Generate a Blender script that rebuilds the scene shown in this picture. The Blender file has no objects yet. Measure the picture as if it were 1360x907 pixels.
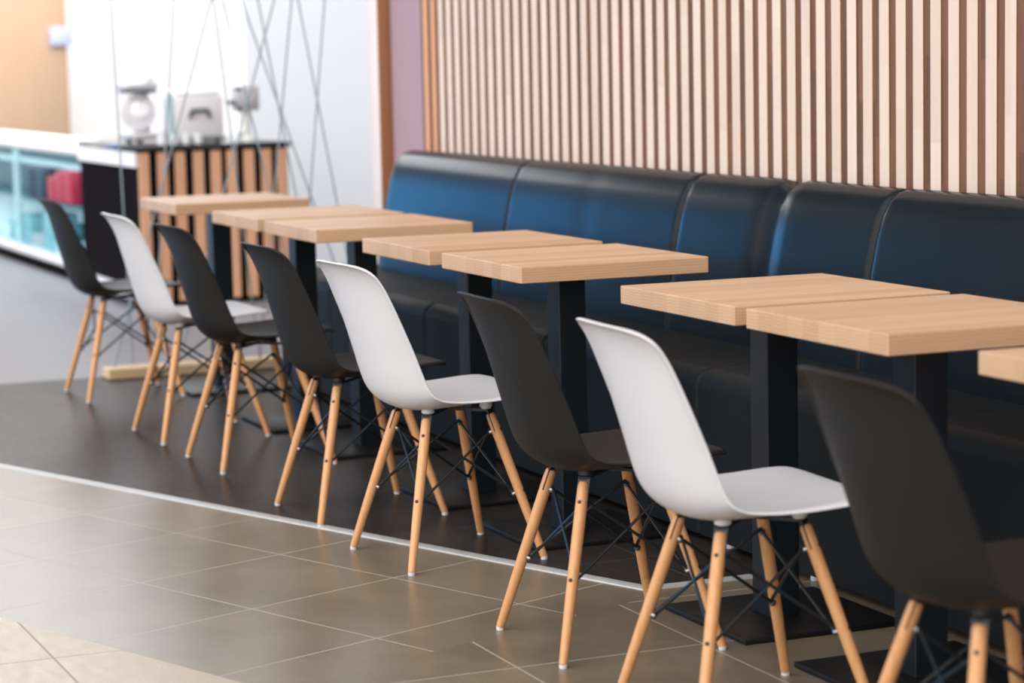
import bpy, bmesh, math, random
from mathutils import Vector, Matrix
random.seed(7)
S = bpy.context.scene
COL = S.collection

# ------------------------------------------------------------------ helpers
def obj(name, bm, mat, parent=None, sharp=25.0):
    me = bpy.data.meshes.new(name)
    bmesh.ops.recalc_face_normals(bm, faces=bm.faces)
    bm.to_mesh(me); bm.free()
    for p in me.polygons: p.use_smooth = True
    me.set_sharp_from_angle(angle=math.radians(sharp))
    if mat: me.materials.append(mat)
    o = bpy.data.objects.new(name, me); COL.objects.link(o)
    if parent: o.parent = parent
    return o

def tag(o, label, cat, group=None):
    o['label'] = label; o['category'] = cat
    if group: o['group'] = group
    return o

def thing(name, label, cat, loc=(0, 0, 0), group=None, rz=0.0):
    o = bpy.data.objects.new(name, None); COL.objects.link(o)
    o.empty_display_size = 0.1
    o.location = loc; o.rotation_euler = (0, 0, rz)
    return tag(o, label, cat, group)

def struct(name, bm, mat, label=None, cat=None):
    o = obj(name, bm, mat); o['kind'] = 'structure'
    if label: o['label'] = label
    o['category'] = cat or name.split('_')[0]
    return o

def dup(root, loc, rz, label, group=None):
    r = root.copy(); COL.objects.link(r); r.location = loc; r.rotation_euler = (0, 0, rz)
    r['label'] = label
    if group: r['group'] = group
    for ch in list(root.children):
        c = ch.copy(); COL.objects.link(c); c.parent = r
        for g in ch.children:
            d = g.copy(); COL.objects.link(d); d.parent = c
    return r

def add_box(bm, x0, x1, y0, y1, z0, z1, bev=0.0, seg=2):
    r = bmesh.ops.create_cube(bm, size=1.0)
    vs = r['verts']
    for v in vs:
        v.co.x = x0 + (v.co.x + .5) * (x1 - x0)
        v.co.y = y0 + (v.co.y + .5) * (y1 - y0)
        v.co.z = z0 + (v.co.z + .5) * (z1 - z0)
    if bev > 0:
        es = list({e for v in vs for e in v.link_edges})
        bmesh.ops.bevel(bm, geom=es, offset=bev, segments=seg, profile=0.5, affect='EDGES')
    return bm

def box(*a, **k): return add_box(bmesh.new(), *a, **k)

def add_rod(bm, p, q, rings, n=16, caps=True):
    """lathe along p->q; rings = [(t, radius), ...]"""
    p, q = Vector(p), Vector(q); d = (q - p); L = d.length; d = d / L
    a = d.orthogonal().normalized(); b = d.cross(a)
    prev = None; first = None
    for t, r in rings:
        c = p + d * (L * t)
        ring = [bm.verts.new(c + (a * math.cos(2 * math.pi * i / n) + b * math.sin(2 * math.pi * i / n)) * r) for i in range(n)]
        if prev:
            for i in range(n):
                bm.faces.new((prev[i], prev[(i + 1) % n], ring[(i + 1) % n], ring[i]))
        else: first = ring
        prev = ring
    if caps:
        bm.faces.new(list(reversed(first))); bm.faces.new(prev)
    return bm

def tube(p, q, r, n=10): return add_rod(bmesh.new(), p, q, [(0, r), (1, r)], n)

def add_poly_tube(bm, pts, r, n=8):
    for a, b in zip(pts[:-1], pts[1:]): add_rod(bm, a, b, [(0, r), (1, r)], n)
    return bm

def poly(pts, z):
    bm = bmesh.new(); bm.faces.new([bm.verts.new((x, y, z)) for x, y in pts]); return bm

# ------------------------------------------------------------------ materials
class NT:
    def __init__(s, name):
        s.m = bpy.data.materials.new(name); s.m.use_nodes = True
        s.t = s.m.node_tree; s.b = s.t.nodes['Principled BSDF']
    def n(s, typ, **kw):
        x = s.t.nodes.new(typ)
        for k, v in kw.items(): setattr(x, k, v)
        return x
    def l(s, a, b): s.t.links.new(a, b)
    def set(s, **kw):
        for k, v in kw.items():
            i = s.b.inputs[k.replace('_', ' ')]
            i.default_value = (*v, 1) if isinstance(v, tuple) and len(v) == 3 else v
        return s
    def mth(s, op, a, b=None, c=None):
        x = s.n('ShaderNodeMath', operation=op)
        for i, v in enumerate((a, b, c)):
            if v is None: continue
            if isinstance(v, (int, float)): x.inputs[i].default_value = v
            else: s.l(v, x.inputs[i])
        return x.outputs[0]
    def mix(s, f, a, b, blend='MIX'):
        x = s.n('ShaderNodeMix', data_type='RGBA', blend_type=blend)
        for i, v in ((0, f), (6, a), (7, b)):
            if isinstance(v, tuple): x.inputs[i].default_value = (*v, 1)
            elif isinstance(v, (int, float)): x.inputs[i].default_value = v
            else: s.l(v, x.inputs[i])
        return x.outputs[2]
    def noise(s, vec, scale, detail=4, rough=.55):
        x = s.n('ShaderNodeTexNoise'); x.inputs['Scale'].default_value = scale
        x.inputs['Detail'].default_value = detail; x.inputs['Roughness'].default_value = rough
        if vec is not None: s.l(vec, x.inputs['Vector'])
        return x.outputs['Fac']
    def mapv(s, vec, scale=(1, 1, 1), rot=(0, 0, 0), loc=(0, 0, 0)):
        x = s.n('ShaderNodeMapping'); x.inputs['Scale'].default_value = scale
        x.inputs['Rotation'].default_value = rot; x.inputs['Location'].default_value = loc
        s.l(vec, x.inputs['Vector']); return x.outputs[0]
    def coord(s, which='Object'): return s.n('ShaderNodeTexCoord').outputs[which]
    def ramp(s, f, stops):
        x = s.n('ShaderNodeValToRGB'); e = x.color_ramp.elements
        while len(e) < len(stops): e.new(.5)
        for i, (p, c) in enumerate(stops): e[i].position = p; e[i].color = (*c, 1)
        s.l(f, x.inputs[0]); return x.outputs[0]
    def col(s, c): s.l(c, s.b.inputs['Base Color']); return s
    def bump(s, h, strength=.2, dist=.002):
        x = s.n('ShaderNodeBump'); x.inputs['Strength'].default_value = strength
        x.inputs['Distance'].default_value = dist
        s.l(h, x.inputs['Height']); s.l(x.outputs[0], s.b.inputs['Normal']); return s

def plain(name, c, rough=.5, metal=0.0, var=0.05, scale=30, **kw):
    t = NT(name); t.set(Roughness=rough, Metallic=metal, **kw)
    f = t.noise(t.coord(), scale, 3)
    lo = tuple(max(0, v * (1 - var)) for v in c); hi = tuple(min(1, v * (1 + var)) for v in c)
    t.col(t.mix(f, lo, hi)); return t.m

def wood_blocks(name, c0, c1, pitch, axis='Y', rough=.45):
    """solid staves glued side by side: stave index along X, rings round a random pith below each stave"""
    t = NT(name); t.set(Roughness=rough)
    sep = t.n('ShaderNodeSeparateXYZ'); t.l(t.coord(), sep.inputs[0])
    rnd = t.n('ShaderNodeObjectInfo').outputs['Random']
    x = t.mth('ADD', sep.outputs[0], 5.0)
    k = t.mth('FLOOR', t.mth('DIVIDE', x, pitch))
    kk = t.mth('ADD', k, t.mth('MULTIPLY', rnd, 57.0))
    w1 = t.n('ShaderNodeTexWhiteNoise', noise_dimensions='1D'); t.l(kk, w1.inputs['W'])
    w2 = t.n('ShaderNodeTexWhiteNoise', noise_dimensions='1D'); t.l(t.mth('ADD', kk, .37), w2.inputs['W'])
    lx = t.mth('SUBTRACT', t.mth('SUBTRACT', x, t.mth('MULTIPLY', k, pitch)), t.mth('MULTIPLY', w1.outputs[0], pitch))
    lz = t.mth('ADD', sep.outputs[2], t.mth('ADD', .03, t.mth('MULTIPLY', w2.outputs[0], .06)))
    nz = t.noise(t.mapv(t.coord(), (40, 3, 40)), 1.0, 4)
    r = t.mth('SQRT', t.mth('ADD', t.mth('MULTIPLY', lx, lx), t.mth('MULTIPLY', lz, lz)))
    ring = t.mth('SINE', t.mth('ADD', t.mth('MULTIPLY', r, 900.0), t.mth('MULTIPLY', nz, 9.0)))
    fine = t.noise(t.mapv(t.coord(), (260, 9, 260)), 1.0, 3)
    f = t.mth('ADD', t.mth('MULTIPLY', ring, .16), t.mth('ADD', t.mth('MULTIPLY', w1.outputs[0], .42), t.mth('MULTIPLY', fine, .45)))
    t.col(t.mix(f, c0, c1)); t.bump(fine, .06, .0005)
    return t.m

def wood_grain(name, c0, c1, stretch=(60, 60, 4), rough=.5, block=None):
    """long grained timber; block = (stave pitch along X, block length along Z) adds finger jointed blocks"""
    t = NT(name); t.set(Roughness=rough)
    rnd = t.n('ShaderNodeObjectInfo').outputs['Random']
    off = t.n('ShaderNodeCombineXYZ'); t.l(t.mth('MULTIPLY', rnd, 31.0), off.inputs[0]); t.l(t.mth('MULTIPLY', rnd, 17.0), off.inputs[2])
    add = t.n('ShaderNodeVectorMath', operation='ADD'); t.l(t.coord(), add.inputs[0]); t.l(off.outputs[0], add.inputs[1])
    a = t.noise(t.mapv(add.outputs[0], stretch), 1.0, 5)
    f = t.mth('ADD', t.mth('MULTIPLY', a, .75), t.mth('MULTIPLY', rnd, .25))
    if block:
        sep = t.n('ShaderNodeSeparateXYZ'); t.l(t.coord(), sep.inputs[0])
        kx = t.mth('FLOOR', t.mth('DIVIDE', t.mth('ADD', sep.outputs[0], 40.0), block[0]))
        wx = t.n('ShaderNodeTexWhiteNoise', noise_dimensions='1D'); t.l(t.mth('ADD', kx, t.mth('MULTIPLY', rnd, 90.0)), wx.inputs['W'])
        kz = t.mth('FLOOR', t.mth('ADD', t.mth('DIVIDE', sep.outputs[2], block[1]), t.mth('MULTIPLY', wx.outputs[0], 9.0)))
        w = t.n('ShaderNodeTexWhiteNoise', noise_dimensions='2D')
        cb = t.n('ShaderNodeCombineXYZ'); t.l(t.mth('ADD', kx, t.mth('MULTIPLY', rnd, 90.0)), cb.inputs[0]); t.l(kz, cb.inputs[1]); t.l(cb.outputs[0], w.inputs['Vector'])
        f = t.mth('ADD', t.mth('MULTIPLY', a, .5), t.mth('MULTIPLY', w.outputs[0], .5))
    t.col(t.mix(f, c0, c1)); t.bump(a, .1, .0008)
    return t.m

def tiles(name, c0, c1, size, rot, offset, grout, rough0, rough1, sx=1.0, gw=.006, veins=1.0, spec=.5):
    """square tiles on the floor plane, grout lines, cloudy body"""
    t = NT(name); t.set(Roughness=.4, Specular_IOR_Level=spec)
    P = t.coord('Object')
    m = t.mapv(P, (1, 1, 1), (0, 0, rot), (offset[0], offset[1], 0))
    sep = t.n('ShaderNodeSeparateXYZ'); t.l(m, sep.inputs[0])
    u = t.mth('DIVIDE', t.mth('ADD', sep.outputs[0], 100 * size * sx), size * sx); v = t.mth('DIVIDE', t.mth('ADD', sep.outputs[1], 100 * size), size)
    fu = t.mth('FRACT', u); fv = t.mth('FRACT', v)
    du = t.mth('MULTIPLY', t.mth('MINIMUM', fu, t.mth('SUBTRACT', 1, fu)), size * sx)
    dv = t.mth('MULTIPLY', t.mth('MINIMUM', fv, t.mth('SUBTRACT', 1, fv)), size)
    g = t.mth('LESS_THAN', t.mth('MINIMUM', du, dv), gw * .5)
    cb = t.n('ShaderNodeCombineXYZ'); t.l(t.mth('FLOOR', u), cb.inputs[0]); t.l(t.mth('FLOOR', v), cb.inputs[1])
    w = t.n('ShaderNodeTexWhiteNoise', noise_dimensions='2D'); t.l(cb.outputs[0], w.inputs['Vector'])
    big = t.noise(m, 4.5, 8, .62); fine = t.noise(t.mapv(m, (14, 34, 1)), 1.0, 8, .7)
    f = t.mth('ADD', t.mth('MULTIPLY', big, .9 * veins), t.mth('ADD', t.mth('MULTIPLY', fine, .5), t.mth('SUBTRACT', t.mth('MULTIPLY', w.outputs[0], .16), .33)))
    body = t.mix(f, c0, c1)
    t.col(t.mix(g, body, grout))
    rr = t.n('ShaderNodeMapRange'); t.l(fine, rr.inputs[0]); rr.inputs[1].default_value = .3; rr.inputs[2].default_value = .7
    rr.inputs[3].default_value = rough0; rr.inputs[4].default_value = rough1; t.l(t.mth('MAXIMUM', rr.outputs[0], t.mth('MULTIPLY', g, .42)), t.b.inputs['Roughness'])
    t.l(t.mth('MULTIPLY', t.mth('SUBTRACT', 1.0, t.mth('MULTIPLY', g, .5)), spec), t.b.inputs['Specular IOR Level'])
    t.bump(t.mth('MULTIPLY', g, -1.0), .1, .0015)
    return t.m

M = {}
M['white_plastic'] = plain('white_plastic', (.60, .61, .645), .38, var=.01)
M['black_plastic'] = plain('black_plastic', (.0095, .0098, .0100), .50, var=.06, scale=60, Specular_IOR_Level=.25)
M['beech'] = wood_grain('beech', (.46, .205, .075), (.72, .395, .18), (140, 140, 9), .42)
M['table_wood'] = wood_blocks('table_wood', (.45, .27, .155), (.645, .435, .278), .062)
M['black_steel'] = plain('black_steel', (.0065, .0105, .0145), .34, var=.1, Specular_IOR_Level=.4)
M['base_steel'] = plain('base_steel', (.006, .006, .0065), .45, var=.15, Specular_IOR_Level=.3)
M['chrome'] = plain('chrome', (.22, .22, .23), .25, 1.0, var=.02)
M['dark_bolt'] = plain('dark_bolt', (.03, .025, .022), .35, .6)
M['glide'] = plain('glide', (.62, .62, .64), .5)
M['spacer_black'] = plain('spacer_black', (.012, .012, .013), .5)
t = NT('black_leather'); t.set(Roughness=.27, Specular_IOR_Level=.16)
f = t.noise(t.coord(), 380, 3); g = t.noise(t.coord(), 6, 3)
t.col(t.mix(g, (.0045, .0075, .0105), (.008, .0125, .0165))); t.bump(f, .06, .0004); M['leather'] = t.m
M['seat_leather'] = plain('seat_leather', (.0085, .0105, .0125), .55, var=.25, scale=6, Specular_IOR_Level=.15)
M['slat_wood'] = wood_grain('slat_wood', (.58, .45, .375), (.71, .585, .51), (90, 90, 5), .55, block=(.2, .55))
M['slat_side_shade'] = wood_grain('slat_side_shade', (.075, .031, .014), (.20, .092, .046), (110, 40, 6), .5, block=(.0832, .33))  # brown that carries the shade on the slat sides
M['trim_wood'] = wood_grain('trim_wood', (.48, .23, .11), (.64, .34, .18), (80, 80, 5), .55)
M['edge_wood'] = wood_grain('edge_wood', (.24, .095, .04), (.36, .16, .075), (80, 80, 5), .55)
M['pinkish_white'] = plain('pinkish_white', (.74, .66, .66), .6, var=.02, scale=3)
M['mauve'] = plain('mauve', (.34, .235, .285), .75, var=.03, scale=3)
M['white_wall'] = plain('white_wall', (.76, .80, .86), .7, var=.015, scale=2)
M['bright_wall'] = plain('bright_wall', (.88, .88, .89), .7, var=.01, scale=2)
M['ply'] = wood_grain('ply', (.36, .23, .14), (.52, .36, .25), (3.2, 3.2, .45), .5)
M['counter_wood'] = wood_grain('counter_wood', (.46, .23, .13), (.68, .39, .24), (50, 50, 4), .55)
M['black_panel'] = plain('black_panel', (.006, .005, .006), .85, var=.2, Specular_IOR_Level=.02)
M['gloss_black'] = plain('gloss_black', (.008, .008, .009), .16, var=.1)
M['beam_wood'] = wood_grain('beam_wood', (.52, .36, .19), (.72, .55, .34), (60, 5, 60), .55)
M['string'] = plain('string', (.23, .30, .34), .8)
M['metal_strip'] = plain('metal_strip', (.52, .53, .54), .5, .45, var=.12, scale=25)
M['steel'] = plain('steel', (.58, .58, .62), .35, .6, var=.06)
M['steel_light'] = plain('steel_light', (.70, .69, .73), .5, .1, var=.04)
M['dark_grey'] = plain('dark_grey', (.10, .12, .14), .5)
M['rail_white'] = plain('rail_white', (.86, .88, .87), .45)
M['teal'] = plain('teal', (.012, .085, .12), .4, var=.35, scale=9)
M['teal_light'] = plain('teal_light', (.20, .40, .45), .4, var=.3, scale=12)
M['deep_blue'] = plain('deep_blue', (.02, .035, .07), .5, var=.4, scale=8)
M['red_pack'] = plain('red_pack', (.55, .012, .05), .45, var=.4, scale=14)
M['pale_pack'] = plain('pale_pack', (.62, .72, .76), .45, var=.2, scale=12)
M['blue_sign'] = plain('blue_sign', (.42, .47, .68), .5)
M['clear_cup'] = plain('clear_cup', (.80, .82, .86), .15)
t = NT('case_glass'); t.set(Base_Color=(.80, .95, .98), Roughness=.02, Transmission_Weight=1.0, IOR=1.006); M['glass'] = t.m

A = math.radians(21.65); ca, sa = math.cos(A), math.sin(A)   # the walkway grid is turned against the row of tables
M['floor_dark'] = tiles('floor_dark', (.009, .008, .0075), (.058, .050, .046), .60, 0.0, (0.1, .35), (.065, .06, .058), .30, .36, gw=.004, sx=1.0, spec=.06)
M['floor_light'] = tiles('floor_light', (.20, .20, .222), (.26, .26, .285), .60, 0.0, (.1, .35), (.22, .22, .245), .34, .40, gw=.004, veins=.5, spec=.12)
M['tile_turned'] = tiles('tile_turned', (.110, .085, .056), (.235, .188, .132), .445, -A, (-.003, .090), (.36, .34, .30), .29, .32, gw=.0055, veins=1.25)
M['tile_square'] = tiles('tile_square', (.110, .085, .056), (.235, .188, .132), .44, 0.0, (.215, .275), (.36, .34, .30), .29, .32, gw=.0055, veins=1.25)
M['tile_cream'] = tiles('tile_cream', (.41, .35, .27), (.50, .44, .36), .62, 0.0, (.2, .18), (.32, .28, .25), .25, .4, gw=.006, veins=.4, spec=.12)

# ------------------------------------------------------------------ the setting
def line_pt(n, s): return (-sa * n + ca * s, ca * n + sa * s)     # n across the walkway grid, s along it
XC = -5.165                                                        # where the dark floor turns towards the bench
N_STRIP, N_CREAM = 4.226, 3.03
def on_x(n, x): return (n + sa * x) / ca
yc = on_x(N_STRIP, XC)
far = -30.0
struct('floor', poly([(XC, yc), (XC, 8), (-9.835, 8), (-9.835, on_x(N_STRIP, -9.835))], 0), M['floor_dark'], 'dark grey brown stone tiled floor under the row of tables')
struct('floor.004', poly([(-9.835, on_x(N_STRIP, -9.835)), (-9.835, 8), (far, 8), (far, on_x(N_STRIP, far))], 0), M['floor_light'], 'light grey polished floor beyond the wooden beam')
pS = lambda n: line_pt(n, -3.815)
a, b = pS(N_CREAM), pS(N_STRIP)
struct('floor.001', poly([a, b, (far, on_x(N_STRIP, far)), (far, on_x(N_CREAM, far))], 0), M['tile_turned'], 'brown stone tiled walkway with pale joints running beside the metal strip')
struct('floor.002', poly([a, (6, -.5), (6, 8), (XC, 8), (XC, yc), b], 0), M['tile_square'], 'brown stone tiles under the nearest chairs and tables')
struct('floor.003', poly([a, (far, on_x(N_CREAM, far)), (far, -14), (6, -14), (6, -.5)], 0), M['tile_cream'], 'cream tiles in the bottom left corner')
# metal edge strip between dark floor and walkway
bm = bmesh.new()
def strip_seg(p, q, w=.042, h=.006):
    p, q = Vector((*p, 0)), Vector((*q, 0)); d = (q - p).normalized(); n = Vector((-d.y, d.x, 0))
    prof = [(-.5, 0.0), (-.42, .55), (-.2, 1.0), (.2, 1.0), (.42, .55), (.5, 0.0)]
    r0 = [bm.verts.new(p + n * (a * w) + Vector((0, 0, b * h))) for a, b in prof]
    r1 = [bm.verts.new(q + n * (a * w) + Vector((0, 0, b * h))) for a, b in prof]
    for i in range(5): bm.faces.new((r0[i], r0[i + 1], r1[i + 1], r1[i]))
    bm.faces.new(r0); bm.faces.new(r1)
strip_seg((far, on_x(N_STRIP, far)), (XC + .008, yc + .004)); strip_seg((XC, yc), (XC, 2.86), w=.038)
struct('trim_1', bm, M['metal_strip'], 'rounded metal edging strip between dark floor and brown tiles', 'trim')

YW = 3.46
XE = -9.615
struct('wall_right', box(XE, 3.0, YW, YW + .25, 0, 3.2), M['mauve'], 'mauve plastered wall behind the bench and slats')
struct('trim_2', box(XE - .005, XE + .100, YW - .055, YW, 0, 3.2, bev=.002), M['pinkish_white'], 'pinkish white corner board at the far end of the bench wall', 'trim')
struct('trim_3', box(XE + .1002, XE + .112, YW - .055, YW, 0, 3.2, bev=.002), M['edge_wood'], 'brown wooden edge strip of the corner board', 'trim')
struct('wall_back', box(-14.75, -14.5, 4.32, 8.0, 0, 3.4), M['white_wall'], 'bluish white wall behind the hanging strings')
struct('wall_back.001', box(-20.5, -20.2, 1.0, 8.0, 0, 2.5), M['bright_wall'], 'bright white far wall behind the counter')

# slatted panel on the wall
p = thing('slat_panel', 'pale vertical wood slats with their side shade painted brown between them on the wall above the bench', 'wall panel', (0, YW, 0))
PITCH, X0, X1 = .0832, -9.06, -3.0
obj('side_shade_board', box(X0, X1, -.035, -.0005, .0, 3.1), M['slat_side_shade'], p)  # board coloured to stand in for the shaded sides of the slats
k = -33
while True:
    x = -6.276 + k * PITCH
    if x > X1 - .05: break
    if x >= X0 - .01:
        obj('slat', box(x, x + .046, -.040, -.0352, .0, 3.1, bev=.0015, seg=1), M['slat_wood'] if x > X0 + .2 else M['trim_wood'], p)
    k += 1

# ------------------------------------------------------------------ upholstered bench
bench = thing('banquette_bench', 'long black leather bench with padded back along the slatted wall', 'bench', (-6.2, 2.87, 0))
BX, BY = -6.2, 2.87
def smooth_lerp(a, b, t): t = max(0, min(1, t)); t = t * t * (3 - 2 * t); return a + (b - a) * t
def back_panel(x0, x1, rl, rr, pinch=None):
    # closed cross-section (y,z) in bench space
    prof = [(.335, .40), (.342, .50), (.353, .60), (.368, .70), (.387, .79), (.405, .85), (.428, .89), (.455, .912), (.485, .919), (.515, .912), (.535, .894), (.545, .86), (.547, .60), (.547, .40)]
    cy, cz = .45, .60
    N = 34; st = []
    for i in range(N + 1):
        st.append(x0 + (x1 - x0) * (0.5 - 0.5 * math.cos(math.pi * i / N)))
    bm = bmesh.new(); prev = None; rings = []
    for x in st:
        ins = 0
        for d, r in ((x - x0, rl), (x1 - x, rr)):
            if d < r: ins = max(ins, r - math.sqrt(max(0, r * r - (r - d) ** 2)))
        puff = .002 * math.sin(math.pi * (x - x0) / (x1 - x0))
        if pinch is not None:
            g = math.exp(-((x - pinch[0]) / .035) ** 2); ins += pinch[1] * g
            ins += .003 * math.exp(-((x - pinch[0]) / .007) ** 2)
        ring = []
        for j, (y, z) in enumerate(prof):
            # move towards the inside along the local normal
            ya, za = prof[max(0, j - 1)]; yb, zb = prof[min(len(prof) - 1, j + 1)]
            tx, tz = yb - ya, zb - za; L = math.hypot(tx, tz); ny, nz = -tz / L, tx / L   # outward
            if y >= .53: ny, nz = 0, (1 if z > .8 else 0)
            o = puff * (1 if z > .45 else .2) - ins
            dep = min(1.0, max(0.25, (z - .40) / .2))
            ring.append(bm.verts.new((x - BX, y + ny * o * dep, z + nz * o)))
        rings.append(ring)
    for r0, r1 in zip(rings[:-1], rings[1:]):
        for j in range(len(prof) - 1): bm.faces.new((r0[j], r0[j + 1], r1[j + 1], r1[j]))
    bm.faces.new(rings[0]); bm.faces.new(list(reversed(rings[-1])))
    return obj('backrest', bm, M['leather'], bench, 60)
SEAMS = [-9.10, -7.78, -6.48, -5.37, -4.26, -3.20]
for i, (s0, s1) in enumerate(zip(SEAMS[:-1], SEAMS[1:])):
    pin = {1: (-7.15, .002), 2: (-5.93, .018)}.get(i)
    back_panel(s0 + .001, s1 - .001, .10 if i == 0 else (.006 if i == 1 else .017), .006 if i == 0 else .017, pin)
def seat_block(x0, x1):
    bm = bmesh.new()
    add_box(bm, x0 - BX, x1 - BX, 0.0, .40, .02, .458)
    es = [e for e in bm.edges if all(v.co.z > .4 for v in e.verts) and (all(v.co.y < .01 for v in e.verts))]
    bmesh.ops.bevel(bm, geom=es, offset=.05, segments=6, profile=.5, affect='EDGES')
    es = [e for e in bm.edges if abs(e.verts[0].co.x - e.verts[1].co.x) < 1e-6 and e.calc_face_angle(0) > 1.2 and max(v.co.y for v in e.verts) < .39]
    bmesh.ops.bevel(bm, geom=es, offset=.014, segments=3, profile=.5, affect='EDGES')
    o = obj('seat_cushion', bm, M['seat_leather'], bench, 50)
    o.modifiers.new('flat_faces', 'WEIGHTED_NORMAL').keep_sharp = True
    return o
for s0, s1 in ((-9.27, -8.63), (-8.63, -7.63), (-7.63, -6.63), (-6.63, -5.62), (-5.62, -4.60), (-4.60, -3.2)):
    seat_block(s0 + .0008, s1 - .0008)
for x in (-5.50, -5.06, -4.66):
    obj('glide_foot', tube((x - BX, .035, 0), (x - BX, .035, .021), .016, 14), M['glide'], bench)

# ------------------------------------------------------------------ shell chairs
PROF = [  # y, z, half width, edge lift
    (.226, .418, .186, .000), (.218, .428, .196, .001), (.200, .434, .205, .003), (.150, .430, .213, .008), (.090, .420, .216, .015),
    (.020, .408, .218, .025), (-.050, .399, .218, .037), (-.105, .397, .216, .048), (-.146, .409, .212, .057),
    (-.175, .437, .208, .062), (-.193, .480, .205, .062), (-.208, .535, .203, .057), (-.224, .597, .201, .048),
    (-.239, .660, .197, .037), (-.251, .712, .191, .026), (-.261, .745, .184, .016), (-.273, .768, .177, .008), (-.296, .784, .170, .003)]
def catmull(pts, t):
    n = len(pts) - 1; i = min(n - 1, int(t)); f = t - i
    P = [pts[max(0, min(n, i + k))] for k in (-1, 0, 1, 2)]
    return [0.5 * (2 * b + (c - a) * f + (2 * a - 5 * b + 4 * c - d) * f * f + (3 * b - a - 3 * c + d) * f ** 3) for a, b, c, d in zip(*P)]
def shell_bm():
    n = len(PROF) - 1
    # arc length table
    T = [i * n / 400 for i in range(401)]; pts = [catmull(PROF, t) for t in T]; L = [0.0]
    for a, b in zip(pts[:-1], pts[1:]): L.append(L[-1] + math.hypot(b[0] - a[0], b[1] - a[1]))
    tot = L[-1]
    def at(s):
        s = max(0, min(tot, s)); lo, hi = 0, 400
        while hi - lo > 1:
            m = (lo + hi) // 2
            if L[m] <= s: lo = m
            else: hi = m
        f = (s - L[lo]) / max(1e-9, L[hi] - L[lo])
        t = T[lo] + (T[hi] - T[lo]) * f
        c = catmull(PROF, t); d = catmull(PROF, min(n, t + .02)); e = catmull(PROF, max(0, t - .02))
        ty, tz = d[0] - e[0], d[1] - e[1]; q = math.hypot(ty, tz)
        return c, (tz / q * 1.0, -ty / q)        # normal towards the sitter
    bm = bmesh.new(); NU, NV = 28, 56; rows = []
    for j in range(NV + 1):
        row = []
        for i in range(NU + 1):
            u = -1 + 2 * i / NU; au = abs(u)
            s0 = .040 * au ** 5; s1 = tot - .046 * au ** 5.5
            v = j / NV; s = s0 + (s1 - s0) * v
            (y, z, w, e), (ny, nz) = at(s)
            off = e * (au ** 2.3)
            # rolled lip along the rim
            rim = min((1 - au) * w, (s - s0) * 1.0 if v < .5 else 1, (s1 - s) if v > .5 else 1)
            if rim < .020: off -= .0075 * (1 - rim / .020) ** 2
            row.append(bm.verts.new((u * w, y + ny * off, z + nz * off)))
        rows.append(row)
    for r0, r1 in zip(rows[:-1], rows[1:]):
        for i in range(NU): bm.faces.new((r0[i], r0[i + 1], r1[i + 1], r1[i]))
    return bm
FW, FD = .190, .185
def leg_ends(sx, sy):
    top = Vector((sx * .094, .087 if sy > 0 else -.091, .373))
    foot = Vector((sx * FW, sy * FD, .007))
    return top, foot
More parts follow.
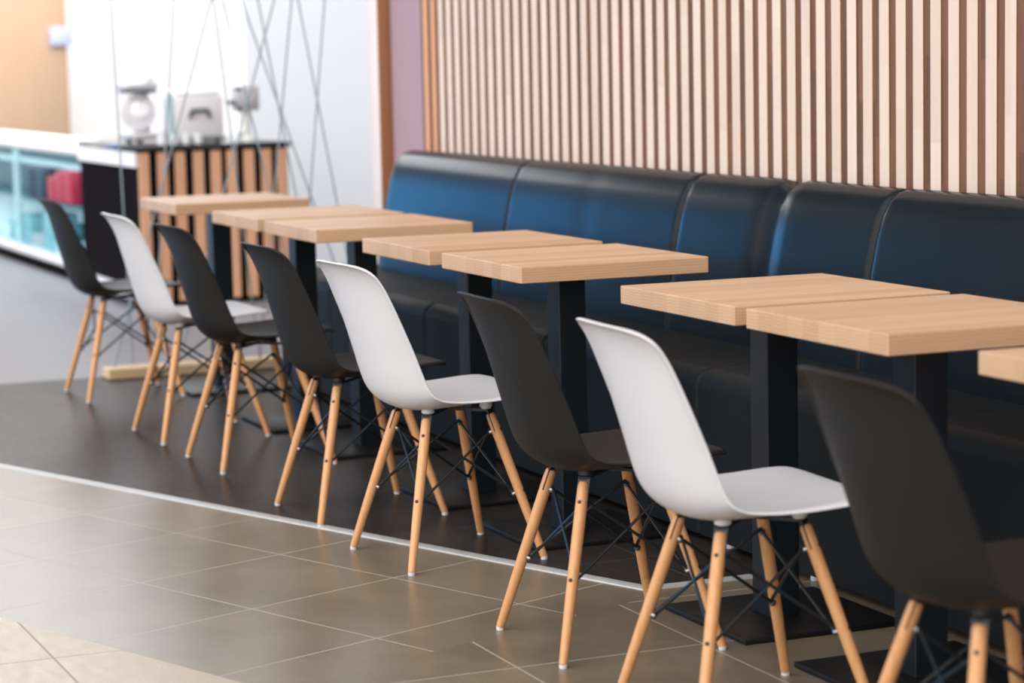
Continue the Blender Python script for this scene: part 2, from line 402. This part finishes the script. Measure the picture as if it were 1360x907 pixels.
def make_chair(label, shell_mat, spacer_mat):
    c = thing('shell_chair', label, 'chair', (0, 0, 0), 'shell chairs in a row along the tables')
    sh = obj('seat_shell', shell_bm(), shell_mat, c, 80)
    so = sh.modifiers.new('thick', 'SOLIDIFY'); so.thickness = .0062; so.offset = -1.0
    sb = sh.modifiers.new('round', 'SUBSURF'); sb.levels = 1; sb.render_levels = 1
    tops = {}; 
    for sx in (-1, 1):
        for sy in (-1, 1):
            T, F = leg_ends(sx, sy); tops[sx, sy] = (T, F)
            lg = obj('leg', add_rod(bmesh.new(), F, T, [(0, .0090), (.02, .0098), (.35, .0120), (.7, .0130), (.93, .0130), (.985, .0122), (1.0, .0098)], 20), M['beech'], c, 50)
            obj('foot_glide', add_rod(bmesh.new(), (F.x, F.y, 0), (F.x, F.y, .0085), [(0, .0085), (.6, .0092), (1, .0092)], 14), M['glide'], lg)
            d = (T - F).normalized()
            rad = Vector((sx, sy, 0)).normalized(); tan = Vector((-rad.y, rad.x, 0))
            # steel fin let into the slotted leg top
            bm = bmesh.new(); vs = []
            nrm = d.cross(tan).normalized()
            for du in (-.0136, .0136):
                for dv in (-.048, .012):
                    for dw in (-.0014, .0014): vs.append(bm.verts.new(T + tan * du + d * dv + nrm * dw))
            bmesh.ops.convex_hull(bm, input=vs)
            obj('steel_fin', bm, M['black_steel'], lg)
            out = nrm if nrm.dot(rad) > 0 else -nrm
            for fr in (.115, .545):
                q = T + (F - T) * fr
                obj('bolt', add_rod(bmesh.new(), q - out * .008, q + out * .0142, [(0, .0042), (.96, .0042), (1, .0030)], 12), M['dark_bolt'], lg)
                obj('nut', add_rod(bmesh.new(), q - out * .0215, q - out * .0100, [(0, .0045), (.3, .0068), (1, .0068)], 10), M['chrome'], lg)
    def pt(k, fr):
        T, F = tops[k]; q = T + (F - T) * fr
        return q - Vector((k[0], k[1], 0)).normalized() * .0175
    ring = [(-1, -1), (1, -1), (1, 1), (-1, 1)]
    for a, b in zip(ring, ring[1:] + ring[:1]):
        for p, q in ((a, b), (b, a)):
            e0 = pt(p, .115); e1 = pt(q, .545); dz = Vector((0, 0, .003 if p == a else -.003))
            obj('cross_rod', tube(e0 + dz, e1 + dz, .0036, 8), M['black_steel'], c)
    # bracket under the shell: flat bars from leg to leg with a spacer above each leg
    bm = bmesh.new()
    def bar(p, q, w=.010, h=.0035):
        p, q = Vector(p), Vector(q); d = (q - p).normalized(); n = Vector((-d.y, d.x, 0)).normalized(); u = d.cross(n)
        vs = [bm.verts.new(e + n * a * w + u * b * h) for e in (p, q) for a in (-1, 1) for b in (-1, 1)]
        r = bmesh.ops.convex_hull(bm, input=vs)
    zf = .383
    mf = {k: Vector((k[0] * .084, .080 if k[1] > 0 else -.082, zf)) for k in ring}
    bar(mf[-1, -1], mf[1, 1]); bar(mf[1, -1], mf[-1, 1])
    for k in ring: bar(mf[k], tops[k][0] + Vector((0, 0, .009)), .011, .003)
    mb = obj('mount_bracket', bm, M['black_steel'], c)
    for k in ring:
        x, y = mf[k].x, mf[k].y
        zt = .398 if k[1] < 0 else .414
        obj('spacer', add_rod(bmesh.new(), (x, y, zf + .002), (x, y, zt), [(0, .012), (.25, .0165), (1, .0165)], 18), spacer_mat, mb)
    return c

CH = [  # x, y, turn, colour, label
    (-9.283, 2.232, -.001, 'k', 'black shell chair farthest down the row, in front of the glass display case'),
    (-8.132, 2.219, .011, 'w', 'smallest, farthest white shell chair, between two black chairs at the far end'),
    (-7.466, 2.232, .021, 'k', 'third chair from the far end, black, just in front of the farthest white chair'),
    (-6.481, 2.228, .011, 'k', 'fourth chair from the far end, black, right behind the middle white chair'),
    (-5.782, 2.223, .056, 'w', 'middle one of the three white shell chairs, with back legs over the metal strip'),
    (-4.748, 2.201, -.038, 'k', 'black shell chair standing between the two larger white chairs'),
    (-4.119, 2.200, -.043, 'w', 'nearest and largest white shell chair, second chair from the camera'),
    (-3.267, 2.208, -.015, 'k', 'blurred black shell chair closest to the camera at the right edge')]
white = make_chair(CH[1][4], M['white_plastic'], M['white_plastic'])
black = make_chair(CH[0][4], M['black_plastic'], M['spacer_black'])
done = set()
for x, y, r, kind, lab in CH:
    proto = white if kind == 'w' else black
    if kind not in done and lab == proto['label']:
        proto.location = (x, y, 0); proto.rotation_euler = (0, 0, r); done.add(kind)
    else: dup(proto, (x, y, 0), r, lab)

# ------------------------------------------------------------------ tables
LX, LY, TH, TZ = .556, .531, .0424, .75
def make_table(label):
    t = thing('cafe_table', label, 'table', (0, 0, 0), 'square wooden tables on black posts along the bench')
    bm = bmesh.new(); add_box(bm, -LX / 2, LX / 2, -LY / 2, LY / 2, TZ - TH, TZ, bev=.0028, seg=2)
    obj('tabletop', bm, M['table_wood'], t).modifiers.new('flat_faces', 'WEIGHTED_NORMAL')
    obj('mounting_plate', box(-.14, .14, -.14, .14, TZ - TH - .006, TZ - TH - .0003, bev=.001, seg=1), M['black_steel'], t)
    obj('post', box(-.040, .040, -.058, .020, .012, TZ - TH - .006, bev=.003, seg=2), M['black_steel'], t).modifiers.new('flat_faces', 'WEIGHTED_NORMAL')
    obj('base_plate', box(-.198, .198, -.204, .192, 0, .0125, bev=.002, seg=2), M['base_steel'], t)
    return t
TX = [-9.512, -8.455, -7.818, -6.825, -6.172, -5.034, -4.427, -3.574]
TL = ['square wooden table farthest away, standing alone in front of the slatted counter',
      'second square wooden table from the far end, touching the third one',
      'third square wooden table from the far end, below the blue shine on the bench',
      'fourth square wooden table from the far end, right behind the middle white chair',
      'fifth square wooden table from the far end, in the middle of the picture',
      'sixth square wooden table from the far end, behind the nearest white chair',
      'seventh square wooden table, above the blurred black chair, large at the right',
      'square wooden table cut off by the right edge of the picture']
tab = make_table(TL[0])
for i, (x, l) in enumerate(zip(TX, TL)):
    loc = (x + LX / 2, 2.377 + LY / 2, 0)
    if i == 0: tab.location = loc
    else: dup(tab, loc, 0, l)

# ------------------------------------------------------------------ string screen
bmx = bmesh.new(); add_box(bmx, -9.835, -9.72, 2.275, 4.2, 0, .042, bev=.003, seg=1)
tag(obj('floor_beam', bmx, M['beam_wood']), 'pale wooden beam lying on the floor below the hanging strings', 'beam')
STR = [(2.372, 2.404), (2.632, 2.488), (2.786, 2.320), (2.835, 3.162), (3.053, 2.588), (2.909, 3.406), (3.122, 2.933), (3.147, 3.399), (3.260, 3.095), (2.967, 3.219), (2.775, 2.920)]
SL = ['leftmost hanging string, almost upright in front of the bright white wall',
      'thin string second from the left, leaning slightly over the grey machine',
      'string leaning left towards the beam end, crossing the front of the grey machine',
      'string crossing the small grey box on the counter from upper left to lower right',
      'string slanting down left across the small grey box on the counter',
      'long string slanting right from above the counter towards the bench end',
      'nearly upright string over the right end of the slatted counter',
      'string slanting right in front of the white wall, upper end right of the counter',
      'rightmost string at the top, in front of the white wall beside the wooden corner board',
      'string meeting the long slanting one just above the right counter end',
      'string passing the right side of the handled grey machine on the counter']
def pull(y0, z0, y1, z1, z): return y0 + (y1 - y0) * (z - z0) / (z1 - z0)
for (yt, yb), lab in zip(STR, SL):
    x = -9.831 + .0103 * SL.index(lab)
    yT = pull(yb, .05, yt, 1.535, 2.7)
    tag(obj('string', tube((x, yb, .0415), (x, yT, 2.7), .0037, 8), M['string']), lab, 'string', 'strings stretched up from the floor beam')

# ------------------------------------------------------------------ counter and what stands on it
XF = -12.5
cn = thing('serving_counter', 'black serving counter with upright wooden slats on its front end', 'counter', (XF, 3.53, 0))
obj('body', box(-1.365, -.022, -.40, .42, .10, .82), M['black_panel'], cn)
obj('plinth', box(-1.36, -.05, -.36, .40, 0, .0998), M['black_panel'], cn)
obj('worktop', box(-1.37, .012, -.415, .43, .8202, .852, bev=.004), M['gloss_black'], cn)
for i, (a, b) in enumerate(((186, 203), (210, 227), (233, 249), (257, 272), (280, 294), (301, 316), (324, 339), (347, 361), (368, 381))):
    ya = -.395 + (a - 187) * .00415; yb = ya + .054
    obj('slat', box(-.0218, .004, ya, yb, .03, .818, bev=.002, seg=1), M['counter_wood'], cn)
obj('side_panel', box(-1.37, -.03, -.412, -.4005, .74, .8195), M['steel_light'], cn)
obj('kick_ledge', box(-1.365, -.03, -.47, -.401, .05, .0998, bev=.004), M['steel_light'], cn)

ZT = .852
def on_counter(name, label, cat, x, y): return thing(name, label, cat, (x, y, ZT))
# meat slicer: base, round blade, carriage plate, arm
s = on_counter('slicing_machine', 'pale metal slicing machine with round blade at the left end of the counter', 'machine', -13.0, 3.235)
obj('base', box(-.16, .16, -.05, .14, .02, .06, bev=.012), M['steel'], s)
for sx in (-.12, .12):
    obj('foot', tube((sx, .0, 0), (sx, .0, .021), .018, 12), M['dark_grey'], s)
obj('blade', add_rod(bmesh.new(), (.02, .02, .17), (.05, .02, .17), [(0, .085), (.5, .098), (.7, .098), (1, .07)], 32), M['steel_light'], s)
obj('blade_cover', add_rod(bmesh.new(), (.05, .03, .18), (.075, .03, .18), [(0, .05), (1, .035)], 24), M['rail_white'], s)
obj('neck', box(-.05, .02, .0, .07, .055, .15, bev=.01), M['steel'], s)
obj('top_arm', box(-.10, .10, -.07, .12, .285, .325, bev=.012), M['steel'], s)
obj('arm_post', box(-.08, -.03, .06, .10, .06, .29, bev=.005), M['steel'], s)
obj('dark_band', box(-.101, .103, -.05, .11, .270, .2845, bev=.002), M['dark_grey'], s)
obj('guard_cup', add_rod(bmesh.new(), (.03, .06, .326), (.03, .06, .375), [(0, .05), (.6, .05), (1, .03)], 20), M['rail_white'], s)
# boxy machine with dark handle
s = on_counter('counter_machine', 'boxy grey machine with a dark recessed handle standing mid counter', 'machine', -12.85, 3.535)
obj('housing', box(-.16, .10, -.135, .135, .012, .250, bev=.012), M['steel_light'], s)
obj('lid', box(-.15, .09, -.125, .125, .2502, .285, bev=.014), M['rail_white'], s)
obj('drip_tray', box(.101, .19, -.10, .12, .012, .032, bev=.004), M['dark_grey'], s)
bmh = bmesh.new(); add_poly_tube(bmh, [(.108, -.055, .135), (.115, -.045, .175), (.115, .045, .175), (.108, .055, .135)], .011, 10)
obj('handle', bmh, M['dark_grey'], s)
obj('hinge_post', tube((.08, -.150, .012), (.08, -.150, .27), .010, 10), M['teal_light'], s)
for sy in (-.11, .11): obj('foot', tube((.05, sy, 0), (.05, sy, .013), .016, 10), M['dark_grey'], s)
# grinder
s = on_counter('coffee_grinder', 'small grey box shaped grinder with dark corners on a white stand', 'grinder', -12.75, 3.785)
obj('stand', add_rod(bmesh.new(), (0, 0, 0), (0, 0, .165), [(0, .05), (.1, .045), (.2, .028), (1, .035)], 20), M['rail_white'], s)
obj('housing', box(-.05, .05, -.055, .075, .1652, .300, bev=.010), M['steel'], s)
for z in (.178, .283): obj('corner_block', box(.045, .06, -.062, -.030, z - .009, z + .011, bev=.003), M['dark_grey'], s)
obj('spout_arm', box(-.02, .05, -.098, -.056, .20, .222, bev=.004), M['dark_grey'], s)
# cups
cupL = ['clear cup at the left under the slicing machine', 'clear cup second from the left on the counter edge', 'clear cup third from the left on the counter edge', 'clear cup fourth from the left on the counter edge', 'clear cup at the right under the grey grinder']
for (yy, l) in zip((3.28, 3.345, 3.41, 3.475, 3.70), cupL):
    bm = bmesh.new(); add_rod(bm, (0, 0, 0), (0, 0, .055), [(0, .018), (.1, .022), (1, .028)], 18, caps=False)
    bmesh.ops.holes_fill(bm, edges=[e for e in bm.edges if e.is_boundary and all(v.co.z < .01 for v in e.verts)])
    bmesh.ops.solidify(bm, geom=bm.faces[:], thickness=.002)
    o = obj('cup', bm, M['clear_cup']); o.location = (-12.57, yy, ZT); tag(o, l, 'cup', 'cups along the counter edge')

# ------------------------------------------------------------------ glass display case
dc = thing('display_case', 'long chilled display case with glass front and rounded white top rail', 'display case', (-15.25, 3.45, 0))
L0 = -2.95
obj('plinth', box(L0, 1.33, -.28, .10, 0, .062, bev=.004), M['black_panel'], dc)
obj('tray', box(L0 + .01, 1.32, -.265, .09, .0622, .115, bev=.004), M['steel_light'], dc)
obj('back_panel', box(L0 + .03, 1.30, -.06, -.03, .430, .79), M['teal'], dc)
obj('lower_panel', box(L0 + .03, 1.30, -.06, -.03, .116, .4295), M['pale_pack'], dc)
obj('shelf', box(L0 + .05, 1.28, -.225, -.061, .418, .4315, bev=.003), M['teal'], dc)
bmr = bmesh.new(); add_box(bmr, L0, 1.335, -.315, -.16, .752, .842, bev=.042, seg=6)
obj('top_rail', bmr, M['rail_white'], dc)
obj('top_panel', box(L0 + .01, 1.32, -.159, .10, .7905, .815, bev=.003), M['rail_white'], dc)
obj('price_rail', box(L0 + .05, 1.27, -.222, -.212, .655, .688, bev=.002), M['pale_pack'], dc)
obj('glass_front', box(L0 + .03, 1.28, -.262, -.256, .1155, .751), M['glass'], dc)
obj('end_post', box(1.285, 1.325, -.27, -.225, .1155, .751), M['pale_pack'], dc)
obj('end_panel', box(1.29, 1.32, -.222, .09, .1155, .789), M['black_panel'], dc)
for x in (-1.95, -.86): obj('mullion', box(x - .03, x + .03, -.255, -.228, .1155, .751), M['pale_pack'], dc)
def packs(name, label, cat, mat, x, y, z, w, d, h, group=None):
    o = obj(name, box(-w / 2, w / 2, -d / 2, d / 2, 0, h, bev=min(w, d, h) * .12), mat); o.location = (x, y, z)
    return tag(o, label, cat, group)
for x, w, h, l in ((-14.80, .20, .21, 'red package in the display case, nearest the black counter'), (-15.04, .22, .195, 'red package in the display case, middle one of three'), (-15.29, .20, .15, 'lowest red package in the display case, left one of three')):
    packs('red_package', l, 'package', M['red_pack'], x, 3.31, .4318, w, .11, h, 'red packages on the case shelf')
for x, w, l in ((-15.60, .26, 'dark blue box in the display case beside the red packages'), (-15.90, .24, 'dark blue box in the display case, second one left of the red packages')):
    packs('dark_box', l, 'box', M['deep_blue'], x, 3.31, .4318, w, .12, .20, 'dark boxes on the case shelf')
ORD = ['leftmost of eight', 'second from the left', 'third from the left', 'fourth from the left', 'fifth from the left', 'sixth from the left', 'seventh from the left', 'rightmost of eight']
for i in range(8):
    x = -16.75 + i * .36
    packs('food_tray', 'pale tray low in the display case, ' + ORD[i], 'tray', M[('pale_pack', 'teal_light', 'teal_light', 'steel', 'teal_light', 'pale_pack', 'teal', 'pale_pack')[i]],
          x, 3.305, .1152, .30, .15, (.10, .13, .20, .09, .24, .17, .21, .12)[i], 'food trays in the display case')

# wood panel and sign far behind
o = tag(obj('wood_panel', box(-19.1, -19.0, 3.3, 4.225, 0, 2.4, bev=.004), M['ply']), 'tall light wooden wall panel at the far left behind the display case', 'panel')
o = tag(obj('wall_sign', box(-18.995, -18.955, 4.09, 4.26, 1.44, 1.58, bev=.004), M['blue_sign']), 'small pale blue sign on the edge of the tall wooden panel', 'sign')

# ------------------------------------------------------------------ light
W = bpy.data.worlds.new('mall_light'); S.world = W; W.use_nodes = True
nt = W.node_tree; bg = nt.nodes['Background']
def N(t, **k):
    x = nt.nodes.new(t)
    for a, b in k.items(): setattr(x, a, b)
    return x
tc = N('ShaderNodeTexCoord'); nrm = N('ShaderNodeVectorMath', operation='NORMALIZE'); nt.links.new(tc.outputs['Generated'], nrm.inputs[0])
def lobe(d, lo, hi, c, s):
    """a soft bright region of the surroundings round direction d"""
    dt = N('ShaderNodeVectorMath', operation='DOT_PRODUCT'); nt.links.new(nrm.outputs[0], dt.inputs[0]); dt.inputs[1].default_value = Vector(d).normalized()
    mr = N('ShaderNodeMapRange', interpolation_type='SMOOTHSTEP'); nt.links.new(dt.outputs['Value'], mr.inputs[0])
    mr.inputs[1].default_value = lo; mr.inputs[2].default_value = hi; mr.inputs[3].default_value = 0; mr.inputs[4].default_value = s
    sc = N('ShaderNodeVectorMath', operation='SCALE'); sc.inputs[0].default_value = c; nt.links.new(mr.outputs[0], sc.inputs['Scale'])
    return sc.outputs[0]
parts = [lobe((.20, -1, .34), .34, .95, (1.0, .99, 1.0), 2.45),      # open mall side
         lobe((.25, -.3, 1), .35, .98, (1.0, .96, .92), .72),              # ceiling
         lobe((-.958, -.278, .07), .990, .9985, (.03, .40, 1.0), 6.0),  # unseen blue glow, shaped to reflect in the far end of the bench
         lobe((-.85, -.50, .10), .80, .99, (.42, .75, 1.0), .17),
         lobe((-1, .25, .28), .955, .995, (.94, .96, 1.0), 1.95),
         lobe((1, -.35, .3), .2, 1.0, (1.0, .92, .84), 1.15)]          # dimmer near end of the mall         # bright clerestory at the far end
acc = parts[0]
for q in parts[1:]:
    ad = N('ShaderNodeVectorMath', operation='ADD'); nt.links.new(acc, ad.inputs[0]); nt.links.new(q, ad.inputs[1]); acc = ad.outputs[0]
ad = N('ShaderNodeVectorMath', operation='ADD'); nt.links.new(acc, ad.inputs[0]); ad.inputs[1].default_value = (.045, .04, .038)
nt.links.new(ad.outputs[0], bg.inputs['Color']); bg.inputs['Strength'].default_value = 1.0

def area(name, loc, target, sx, sy, power, c=(1, 1, 1)):
    l = bpy.data.lights.new(name, 'AREA'); l.shape = 'RECTANGLE'; l.size = sx; l.size_y = sy; l.energy = power; l.color = c
    o = bpy.data.objects.new(name, l); COL.objects.link(o); o.location = loc
    o.rotation_euler = (Vector(target) - Vector(loc)).to_track_quat('-Z', 'Y').to_euler(); return o
area('far_wall_fill', (-17.4, 4.2, 3.4), (-18.6, 4.2, 0), 2.4, 4.0, 120, (1, .98, .97))  # unseen lamp added to brighten the far white wall
area('far_floor_fill', (-15.2, 2.3, 3.1), (-15.2, 2.3, 0), 3.2, 2.6, 150, (.95, .97, 1))  # unseen lamp added so the far floor brightens with a soft falloff
area('case_light', (-15.9, 3.27, .745), (-15.9, 3.27, 0), 4.0, .06, 5, (.86, .97, 1))
area('back_wall_fill', (-13.0, 4.6, 3.2), (-13.2, 4.6, 0), 1.6, 2.6, 16, (.93, .96, 1))  # unseen lamp added to lift the bluish white wall

# ------------------------------------------------------------------ camera
cam = bpy.data.cameras.new('camera'); co = bpy.data.objects.new('camera', cam); COL.objects.link(co)
yaw, pitch, roll, fpx = 2.7456076873, .1169560828, -.0217268209, 3224.5747
cy_, sy_ = math.cos(yaw), math.sin(yaw); cp, sp = math.cos(pitch), math.sin(pitch)
fwd = Vector((cy_ * cp, sy_ * cp, -sp)); rt = Vector((sy_, -cy_, 0)); up = rt.cross(fwd)
c, s = math.cos(roll), math.sin(roll)
R_, U_ = rt * c + up * s, up * c - rt * s
mw = Matrix((R_, U_, -fwd)).transposed().to_4x4(); mw.translation = (0, 0, 1.279038)
co.matrix_world = mw
cam.sensor_width = 36; cam.sensor_fit = 'HORIZONTAL'; cam.lens = fpx * 36 / 1360
cam.clip_end = 100
cam.dof.use_dof = True; cam.dof.focus_distance = 5.75; cam.dof.aperture_fstop = 3.0
S.camera = co

S.view_settings.view_transform = 'Standard'; S.view_settings.look = 'None'
S.view_settings.gamma = 1.0; S.view_settings.use_curve_mapping = False
S.view_settings.exposure = 0.0
